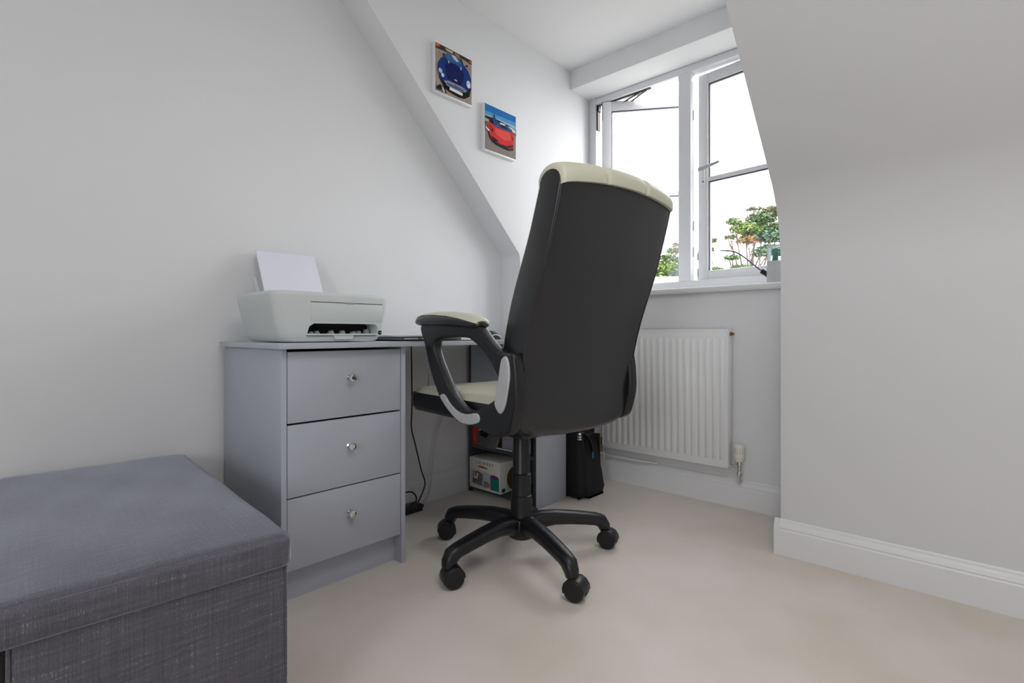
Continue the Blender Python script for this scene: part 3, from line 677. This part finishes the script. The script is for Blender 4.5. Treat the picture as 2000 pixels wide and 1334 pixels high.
cushion(OX0, 0, OY0, 0, .350, .407, .022, .007).build('lid', M['fabric'], ot, smooth=True, auto=70, local=True)
ob = MB().loft([rrect(OX0+.010, -.008, OY0+.036, -.009, .008, z, 3) for z in (.002, .02, .34, .358)])
ob.build('storage_body', M['fabric'], ot, smooth=True, local=True)
MB().box(OX0+.03, -.014, OY0+.008, OY0+.0355, .002, .349).build('gap_shade_board', M['bag'], ot, local=True)  # black board added for the shade in the gap under the lid
pipe = rrect(OX0+.001, -.001, OY0+.001, -.001, .022, .4005, 4); pipe.append(pipe[0])
MB().sweep(pipe, .0014, 6).build('piping', M['fabric'], ot, smooth=True, local=True)
for yy in (-.009, OY0+.036):
    MB().sweep([(-.009, yy, .003), (-.009, yy, .350)], .0025, 6).build('corner_piping', M['fabric'], ot, smooth=True, local=True)

# ------------------------------------------------------------------ office chair
ch = thing('office_chair', 'black and cream leather high-back swivel office chair at the desk', 'chair', (-1.210, 1.365, 0), math.radians(-7.5))
RE = [(.44, .262), (.50, .270), (.58, .280), (.71, .294), (.80, .318), (.86, .338), (.97, .382), (1.05, .406), (1.12, .425), (1.18, .442), (1.25, .452)]
FR = [(.44, .19), (.50, .182), (.60, .182), (.72, .196), (.80, .217), (.86, .234), (.92, .256), (1.0, .293), (1.07, .322), (1.13, .342), (1.2, .366), (1.25, .380)]
W = .250
def sm(tab, z):
    return sum(interp(tab, z+d)*k for d, k in ((-.05, .15), (-.025, .2), (0, .3), (.025, .2), (.05, .15)))
def back_limits(b):
    q = abs(b)/W; zt = 1.225+.021*(1-q*q); zb = .474+.018*q**2
    c = max(0, (abs(b)-(W-.085))/.085)
    zb += .055*(1-math.sqrt(max(0, 1-c*c))); c = max(0, (abs(b)-(W-.045))/.045); zt -= .007*(1-math.sqrt(max(0, 1-c*c)))
    return zt, zb
def back_ring(b, ins=0, grow=0, n=18):
    zt, zb = back_limits(b); q = abs(b)/W; bulge = .014*(1-q**2)
    ring = []
    r = .042
    for i in range(n+1):
        z = zb+.03+(zt-r-zb-.03)*i/n; ring.append((sm(RE, z)+bulge-ins, z))
    za = zt-r; ra_, fa = sm(RE, za)+bulge-ins, sm(FR, za)+ins; mid, hw = (ra_+fa)/2, (ra_-fa)/2
    for i in range(1, 10):
        a = PI*i/10; ring.append((mid+hw*math.cos(a), za+(r-ins)*math.sin(a)**.85))
    for i in range(n, -1, -1):
        z = zb+.03+(za-zb-.03)*i/n; ring.append((sm(FR, z)+ins, z))
    za = zb+.03; ra_, fa = sm(RE, za)+bulge-ins, sm(FR, za)+ins; mid, hw = (ra_+fa)/2, (ra_-fa)/2
    for i in range(1, 8):
        a = PI*i/8; ring.append((mid-hw*math.cos(a), za-(.03-ins)*math.sin(a)))
    return [(x, b, z) for x, z in ring]
st = []
for b, ins in [(-W, .006), (-W+.001, .003), (-W+.003, .001), (-W+.012, 0)]: st.append((b, ins))
for k in range(1, 20): st.append((-W+.012+(2*W-.024)*k/20, 0))
for b, ins in [(W-.012, 0), (W-.003, .001), (W-.001, .003), (W, .006)]: st.append((b, ins))
MB().loft([back_ring(b, ins) for b, ins in st]).build('backrest', M['leather'], ch, smooth=True, auto=60, local=True)
# seam welt at each side of the rear face
for s_ in (-1, 1):
    pts = [(sm(RE, z)+.0005, s_*(W-.006), z) for z in [.53+.05*i for i in range(14)]]
    MB().sweep(pts, .0018, 6).build('seam_welt', M['leather'], ch, smooth=True, local=True)
# cream front cushion wrapping over the top
def cream_path(b, off):
    zt, zb = back_limits(b); q = abs(b)/W; bulge = .014*(1-q**2); r = .042; P = []
    for z in (zt-r-.006, zt-r-.002, zt-r+.002):
        P.append((sm(RE, z)+bulge+off*.8, z))
    za = zt-r; R_, F_ = sm(RE, za)+bulge, sm(FR, za); mid, hw = (R_+F_)/2, (R_-F_)/2
    for i in range(1, 10):
        a = PI*i/10; P.append((mid+(hw+off)*math.cos(a), za+(r+off)*math.sin(a)**.85))
    for i in range(24):
        z = za-(za-zb-.02)*i/23
        dip = min(abs(z-.72), abs(z-.90), abs(z-1.06)); o = off*(.5+.5*min(1, dip/.03)) if off > .002 else off
        P.append((sm(FR, z)-o*(.35 if abs(b) > W-.02 else 1.2), z))
    return P
rings = []
nb_ = 96
for k in range(nb_+1):
    b = -(W-.003)+(2*W-.006)*k/nb_
    d = min(abs(b-.087), abs(b+.087)); edge = min(1, (W-.003-abs(b))/.006)
    off = .005+.008*min(1, d/.012)**.6*edge**.5
    o = cream_path(b, off); i_ = cream_path(b, -.002)
    rings.append([(x, b, z) for x, z in o]+[(x, b, z) for x, z in reversed(i_)])
bc = MB().loft(rings).build('back_cushion', M['cream'], ch, smooth=True, auto=70, local=True); bc['label'] = 'cream tufted front panel rolled over the top edge'
# seat
def rr2(x0, x1, y0, y1, r, z, n=5): return rrect(x0, x1, y0, y1, r, z, n)
def seat_ring(z, ins, lift):
    ring = rr2(-.378+ins, .215-ins, -.245+ins, .245-ins, .05, 0, 6)
    return [(x, y, z+lift*(max(0, (-.20-x))/.18)**2*-1+(.010 if x > 0 else 0)*0) for x, y, _ in ring]
MB().loft([seat_ring(.500, .03, 0), seat_ring(.505, .010, 0), seat_ring(.52, .002, 0), seat_ring(.55, 0, .0), seat_ring(.572, .003, .004)]).build('seat_base', M['leather'], ch, smooth=True, auto=60, local=True)
vs, fs = [], []; nx, ny = 30, 26
for j in range(ny+1):
    for i in range(nx+1):
        u, v = i/nx*2-1, j/ny*2-1
        x = -.0815+.292*u; y = .24*v
        r = .05; cx = min(max(x, -.3735+r), .2105-r); cy = min(max(y, -.24+r), .24-r); dx, dy = x-cx, y-cy; L = math.hypot(dx, dy)
        if L > 1e-9: d = max(abs(dx), abs(dy)); x, y = cx+dx*d/L, cy+dy*d/L
        e = min(1-abs(u), 1-abs(v)); q = min(1, e*7)
        seam = min(abs(y-.08), abs(y+.08), abs(x+.22), abs(x+.02))
        vs.append((x, y, .566+.030*math.sqrt(1-(1-q)**2)-.006*(1-min(1, seam/.02))*q+.010*(x+.08)/.29*0-.012*max(0, (-.2-x)/.17)**2))
n = nx+1
for j in range(ny):
    for i in range(nx): fs.append((j*n+i, j*n+i+1, (j+1)*n+i+1, (j+1)*n+i))
rim = [i for i in range(n)]+[k*n+nx for k in range(1, ny+1)]+[ny*n+i for i in range(nx-1, -1, -1)]+[k*n for k in range(ny-1, 0, -1)]
b_ = len(vs); vs += [(vs[k][0], vs[k][1], .560) for k in rim]; m_ = len(rim)
fs += [(rim[k], b_+k, b_+(k+1) % m_, rim[(k+1) % m_]) for k in range(m_)]+[tuple(range(b_, b_+m_))]
sc = MB().add(vs, fs).build('seat_cushion', M['cream'], ch, smooth=True, auto=70, local=True); sc['label'] = 'cream stitched seat cushion'
# mechanism
mech = MB().box(-.11, .13, -.085, .085, .455, .502).box(-.06, .06, -.05, .05, .425, .46)
mech.build('tilt_mechanism', M['plastic'], ch, bevel=.012, seg=3, local=True)
lv = MB().sweep(catmull([(.03, -.08, .478), (.035, -.13, .476), (.04, -.175, .462), (.045, -.20, .452)], 4), .006, 8)
lv.sweep([(.020, -.185, .468), (.030, -.19, .444), (.075, -.19, .440), (.088, -.185, .468)], [(.020, .012), (.024, .020), (.024, .020), (.018, .012)], 10, sq=3)
lv.build('tension_knob', M['plastic'], ch, smooth=True, local=True)
# arms
OUT = [(-.214, .815), (-.186, .745), (-.160, .680), (-.138, .640), (-.118, .610), (-.094, .578), (-.050, .540), (-.002, .517), (.055, .506), (.120, .502), (.170, .494), (.225, .492), (.275, .510), (.305, .545), (.330, .60), (.328, .66), (.319, .700), (.305, .726), (.286, .733), (.258, .732), (.226, .738), (.190, .757), (.158, .782), (.134, .803), (.118, .815), (.050, .822), (-.10, .826)]
HOL = [(-.122, .758), (-.100, .768), (-.060, .773), (.055, .775), (.096, .764), (.135, .743), (.170, .717), (.197, .690), (.221, .655), (.216, .625), (.208, .603), (.190, .590), (.155, .574), (.110, .558), (.078, .551), (.041, .558), (-.002, .579), (-.030, .602), (-.053, .632), (-.085, .672), (-.110, .706), (-.124, .735)]
SIL1 = [(-.078, .578), (-.066, .590), (-.050, .586), (-.017, .561), (.027, .543), (.069, .540), (.118, .549), (.134, .543), (.137, .530), (.126, .520), (.082, .510), (.027, .514), (-.032, .543)]
SIL2 = [(.238, .700), (.246, .718), (.262, .724), (.274, .706), (.278, .670), (.271, .630), (.260, .590), (.246, .566), (.232, .562), (.216, .578), (.212, .595), (.226, .645)]
OUT = [(a if a < .27 else .27+(a-.27)*.55, z) for a, z in OUT]
armv = plate(OUT, [HOL], .036, .009, 4)
s1v = plate(SIL1, [], .012, .003, 4); s2v = plate(SIL2, [], .014, .004, 4)
padst = [(-.240, .826, .6, .25), (-.236, .828, .75, .55), (-.222, .831, .9, .8), (-.190, .833, 1, 1), (-.110, .834, 1, 1.1), (-.03, .832, 1, 1.1), (.04, .827, 1, 1.05), (.09, .821, .98, .95), (.116, .817, .9, .75), (.128, .815, .7, .45), (.133, .814, .5, .2)]
for sgn in (-1, 1):
    yc = -.264 if sgn < 0 else .241
    mt = Matrix.Translation((0, yc, 0)) @ Matrix(((1, 0, 0, 0), (0, 0, 1, 0), (0, 1, 0, 0), (0, 0, 0, 1)))
    arm = MB().add(*armv).xf(mt).build('armrest', M['plastic'], ch, smooth=True, auto=50, local=True)
    for vv in (s1v, s2v):
        m2 = Matrix.Translation((0, sgn*.017, 0)) @ mt
        q = MB().add(*vv).xf(m2).build('silver_inlay', M['silver'], arm, smooth=True, auto=50, local=True); q['label'] = 'silver accent strip'
    MB().box(-.02, .16, min(yc, sgn*.22), max(yc, sgn*.22), .505, .53).build('seat_bracket', M['plastic'], arm, bevel=.004, local=True)
    body = MB(); cap = MB(); br, cr = [], []
    for a_, z, fw, fh in padst:
        hw, hh = .034*fw, .022*fh
        br.append([(a_, yc+hw*math.cos(t), z+hh*math.copysign(abs(math.sin(t))**.8, math.sin(t))) for t in [2*PI*i/20 for i in range(20)]])
        lo = math.radians(42-34*min(1, max(0, (a_+.20)/.30))); P = []
        for i in range(13):
            t = lo+(PI-2*lo)*i/12; P.append((a_, yc+(hw+.0025)*math.cos(t), z+(hh+.003)*math.sin(t)**.8))
        for i in range(12, -1, -1):
            t = lo+(PI-2*lo)*i/12; P.append((a_, yc+(hw-.004)*math.cos(t), z+(hh-.004)*math.sin(t)**.8))
        cr.append(P)
    body.loft(br).build('arm_pad', M['leather'], arm, smooth=True, auto=60, local=True)
    c = cap.loft(cr[1:-1]).build('arm_pad_top', M['cream'], arm, smooth=True, auto=60, local=True); c['label'] = 'cream leather pad top'
# gas column with telescopic shroud
MB().lathe([(.020, .44), (.020, .36)], n=20).build('gas_lift', M['plastic'], ch, smooth=True, local=True)
MB().lathe([(.026, .462), (.029, .455), (.030, .30), (.031, .298), (.0335, .296), (.034, .225), (.0345, .223), (.037, .221), (.0385, .145), (.040, .140), (.040, .125)], n=24).build('column_shroud', M['plastic'], ch, smooth=True, auto=30, local=True)
MB().lathe([(.034, .150), (.048, .142), (.054, .120), (.052, .085), (.042, .074), (.030, .072)], n=24).build('base_hub', M['plastic'], ch, smooth=True, local=True)
def leg_mb(a):
    d = Vector((math.cos(a), math.sin(a), 0)); s_ = (-d.y, d.x, 0)
    P = [(.025, .116, .030, .034), (.07, .128, .029, .029), (.12, .130, .027, .026), (.18, .124, .026, .024), (.24, .115, .025, .023), (.285, .107, .024, .022), (.305, .099, .024, .024), (.318, .080, .021, .022), (.322, .064, .018, .018)]
    return MB().sweep([d*r+Vector((0, 0, z)) for r, z, _, _ in P], [(w_, h_) for _, _, w_, h_ in P], 14, side=s_, sq=2.8)
LEGS = [-162, -86, -13, 66, 135]
# caster: two wheels and a hood around a trailing axle
def caster(x, y, h, par):
    d = Vector((math.cos(h), math.sin(h), 0)); s_ = Vector((-d.y, d.x, 0)); c0 = Vector((x, y, .033))+d*.014
    hood = MB(); rings = []
    for k in range(9):
        a = math.radians(-20+k*200/8)
        u = d*math.cos(a)*-.036+Vector((0, 0, math.sin(a)*.036)); v_ = d*math.cos(a)*-.030+Vector((0, 0, math.sin(a)*.030))
        rings.append([c0+u-s_*.025, c0+u+s_*.025, c0+v_+s_*.025, c0+v_-s_*.025])
    hood.loft(rings)
    hood.sweep([(x, y, .070), (x, y, .045)], .0105, 12)
    o = hood.build('caster', M['plastic'], par, bevel=.0015, local=True)
    for sg in (-1, 1):
        w_ = MB().lathe([(.006, -.0125), (.026, -.0125), (.0325, -.008), (.0325, .007), (.029, .011), (.010, .0115), (0, .0115)], n=24)
        R = Matrix.Translation(c0+s_*sg*.0150) @ Vector((0, 0, 1)).rotation_difference(s_*sg).to_matrix().to_4x4()
        w_.xf(R).build('wheel', M['plastic'], o, smooth=True, local=True)
HD = [-120, 75, 18, 22, 100]
for a, h in zip(LEGS, HD):
    a = math.radians(a)
    leg_mb(a).build('leg', M['plastic'], ch, smooth=True, auto=60, local=True)
    caster(.320*math.cos(a), .320*math.sin(a), math.radians(h), ch)

# ------------------------------------------------------------------ outside
struct(B(-40, 30, 3.2, 60, -3.1, -3.0).build('garden_ground', mat('bounce_ground', (140, 138, 130), .95, noise=(3, .25), bump=(40, .4, .05))), 'unseen garden ground below the window, toned to bounce light indoors', 'ground')  # unseen ground, its tone set for the light it bounces indoors
bark = mat('bark', (84, 70, 60), .9, noise=(12, .25), bump=(30, .5, .02))
LG = [mat('leaf_bright_green', (84, 104, 34), .6, noise=(6, .2)), mat('leaf_mid_green', (56, 78, 34), .6, noise=(6, .25)), mat('leaf_blue_green', (66, 92, 76), .6, noise=(6, .2)), mat('leaf_russet', (118, 80, 54), .6, noise=(6, .2)), mat('leaf_olive', (78, 70, 42), .6, noise=(6, .25))]
def leaves(pads, seed):
    r = random.Random(seed); mb = MB()
    for (x, y, z, rx, rz, nlf, mi) in pads:
        for _ in range(int(nlf*1.5)):
            while True:
                p = Vector((r.uniform(-1, 1), r.uniform(-1, 1), r.uniform(-1, 1)))
                if p.length < 1: break
            q = Vector((x+p.x*rx, y+p.y*rx, z+p.z*rz-.25*rz*(p.x*p.x+p.y*p.y)))
            s_ = r.uniform(.014, .034)
            a = Vector((r.gauss(0, 1), r.gauss(0, 1), r.gauss(0, .5))).normalized(); b = a.cross(Vector((r.gauss(0, 1), r.gauss(0, 1), r.gauss(0, 1)))).normalized()
            mb.cm = mi if r.random() < .75 else r.choice((0, 1, 1, 2))
            mb.add([q-a*s_*1.5, q-b*s_*.6+a*s_*.1, q+a*s_*1.5, q+b*s_*.6+a*s_*.1], [(0, 1, 2, 3)])
    return mb
def tree(name, label, base, fork, pads, seed, trunk_r=.09, twigs=True):
    t = thing(name, label, 'tree', base, group='garden trees beyond the window')
    r = random.Random(seed)
    b = Vector(base); f = Vector(fork)
    P = catmull([b, b.lerp(f, .35)+Vector((.08, .05, 0)), b.lerp(f, .7)+Vector((-.05, 0, 0)), f], 4)
    MB().sweep(P, [trunk_r*(1-.5*i/(len(P)-1)) for i in range(len(P))], 10).build('trunk', bark, t, smooth=True)
    for (x, y, z, rx, rz, nlf, mi) in pads:
        c = Vector((x, y, z)); st_ = f.lerp(b, r.uniform(0, .12)); md = st_.lerp(c, .5)+Vector((r.uniform(-.08, .08), r.uniform(-.08, .08), -.08))
        pts = catmull([st_, md, c-Vector((0, 0, rz*.3))], 5)
        mb = MB().sweep(pts, [trunk_r*.30*(1-.75*i/(len(pts)-1)) for i in range(len(pts))], 6)
        for k in range(7):
            e = c+Vector((r.uniform(-1, 1)*rx, r.uniform(-1, 1)*rx, r.uniform(-.4, .8)*rz)); s0 = pts[-1-r.randint(0, 3)]
            mb.sweep([s0, s0.lerp(e, .5)+Vector((0, 0, -.015)), e], [.010, .007, .003], 5)
        mb.build('branch', bark, t, smooth=True)
    lf = leaves(pads, seed).build('foliage', LG, t); lf['kind'] = 'stuff'
# pads: x, y, z, radius, half height, leaves, colour
tree('garden_tree', 'tall spreading pine-like tree seen through the right casement', (-3.02, 9.45, -3.0), (-3.05, 9.42, 1.75),
     [(-3.11, 9.37, 2.62, .26, .10, 520, 0), (-2.90, 9.56, 2.80, .26, .10, 480, 1), (-2.72, 9.70, 2.92, .22, .08, 300, 4), (-2.80, 9.66, 2.50, .32, .13, 700, 2), (-3.06, 9.40, 2.42, .20, .07, 300, 3), (-2.95, 9.55, 2.60, .30, .12, 620, 1),
      (-2.80, 9.65, 2.22, .30, .10, 560, 2), (-3.26, 9.25, 2.74, .13, .05, 130, 1), (-3.27, 9.20, 2.10, .13, .05, 130, 1), (-3.30, 9.20, 2.46, .10, .04, 70, 4), (-3.17, 9.30, 1.92, .18, .06, 220, 1), (-2.55, 9.80, 2.62, .36, .14, 700, 1), (-2.35, 9.9, 2.25, .4, .15, 700, 1), (-2.62, 9.7, 1.9, .34, .1, 400, 4), (-2.95, 9.4, 1.62, .4, .12, 400, 1), (-3.0, 9.5, 2.95, .12, .04, 60, 4)], 3, .08)
tree('garden_tree', 'slim sparse tree at the left edge of the right casement glass', (-3.70, 9.10, -3.0), (-3.66, 9.0, 1.55),
     [(-3.56, 8.97, 2.40, .12, .05, 120, 4), (-3.60, 8.97, 2.25, .10, .04, 80, 1), (-3.50, 9.00, 1.88, .16, .05, 170, 1), (-3.62, 9.0, 2.05, .10, .08, 110, 0), (-3.74, 8.95, 2.15, .20, .07, 200, 4), (-3.85, 8.9, 1.85, .2, .08, 260, 1), (-3.42, 9.05, 1.75, .14, .05, 120, 4)], 5, .05)
tree('garden_tree', 'bushy bright green tree behind the chair top in the left casement', (-4.18, 8.40, -3.0), (-4.14, 8.43, 1.45),
     [(-4.13, 8.43, 1.92, .24, .13, 1100, 0), (-4.02, 8.52, 1.84, .20, .12, 700, 2), (-4.22, 8.36, 1.72, .28, .16, 900, 0), (-4.02, 8.52, 2.22, .14, .05, 110, 4), (-4.10, 8.45, 2.10, .16, .05, 150, 1), (-3.98, 8.55, 2.32, .08, .03, 40, 4), (-3.95, 8.58, 2.06, .12, .05, 110, 2), (-4.4, 8.3, 1.85, .26, .14, 600, 1), (-4.05, 8.5, 1.55, .34, .16, 700, 1)], 8, .07)
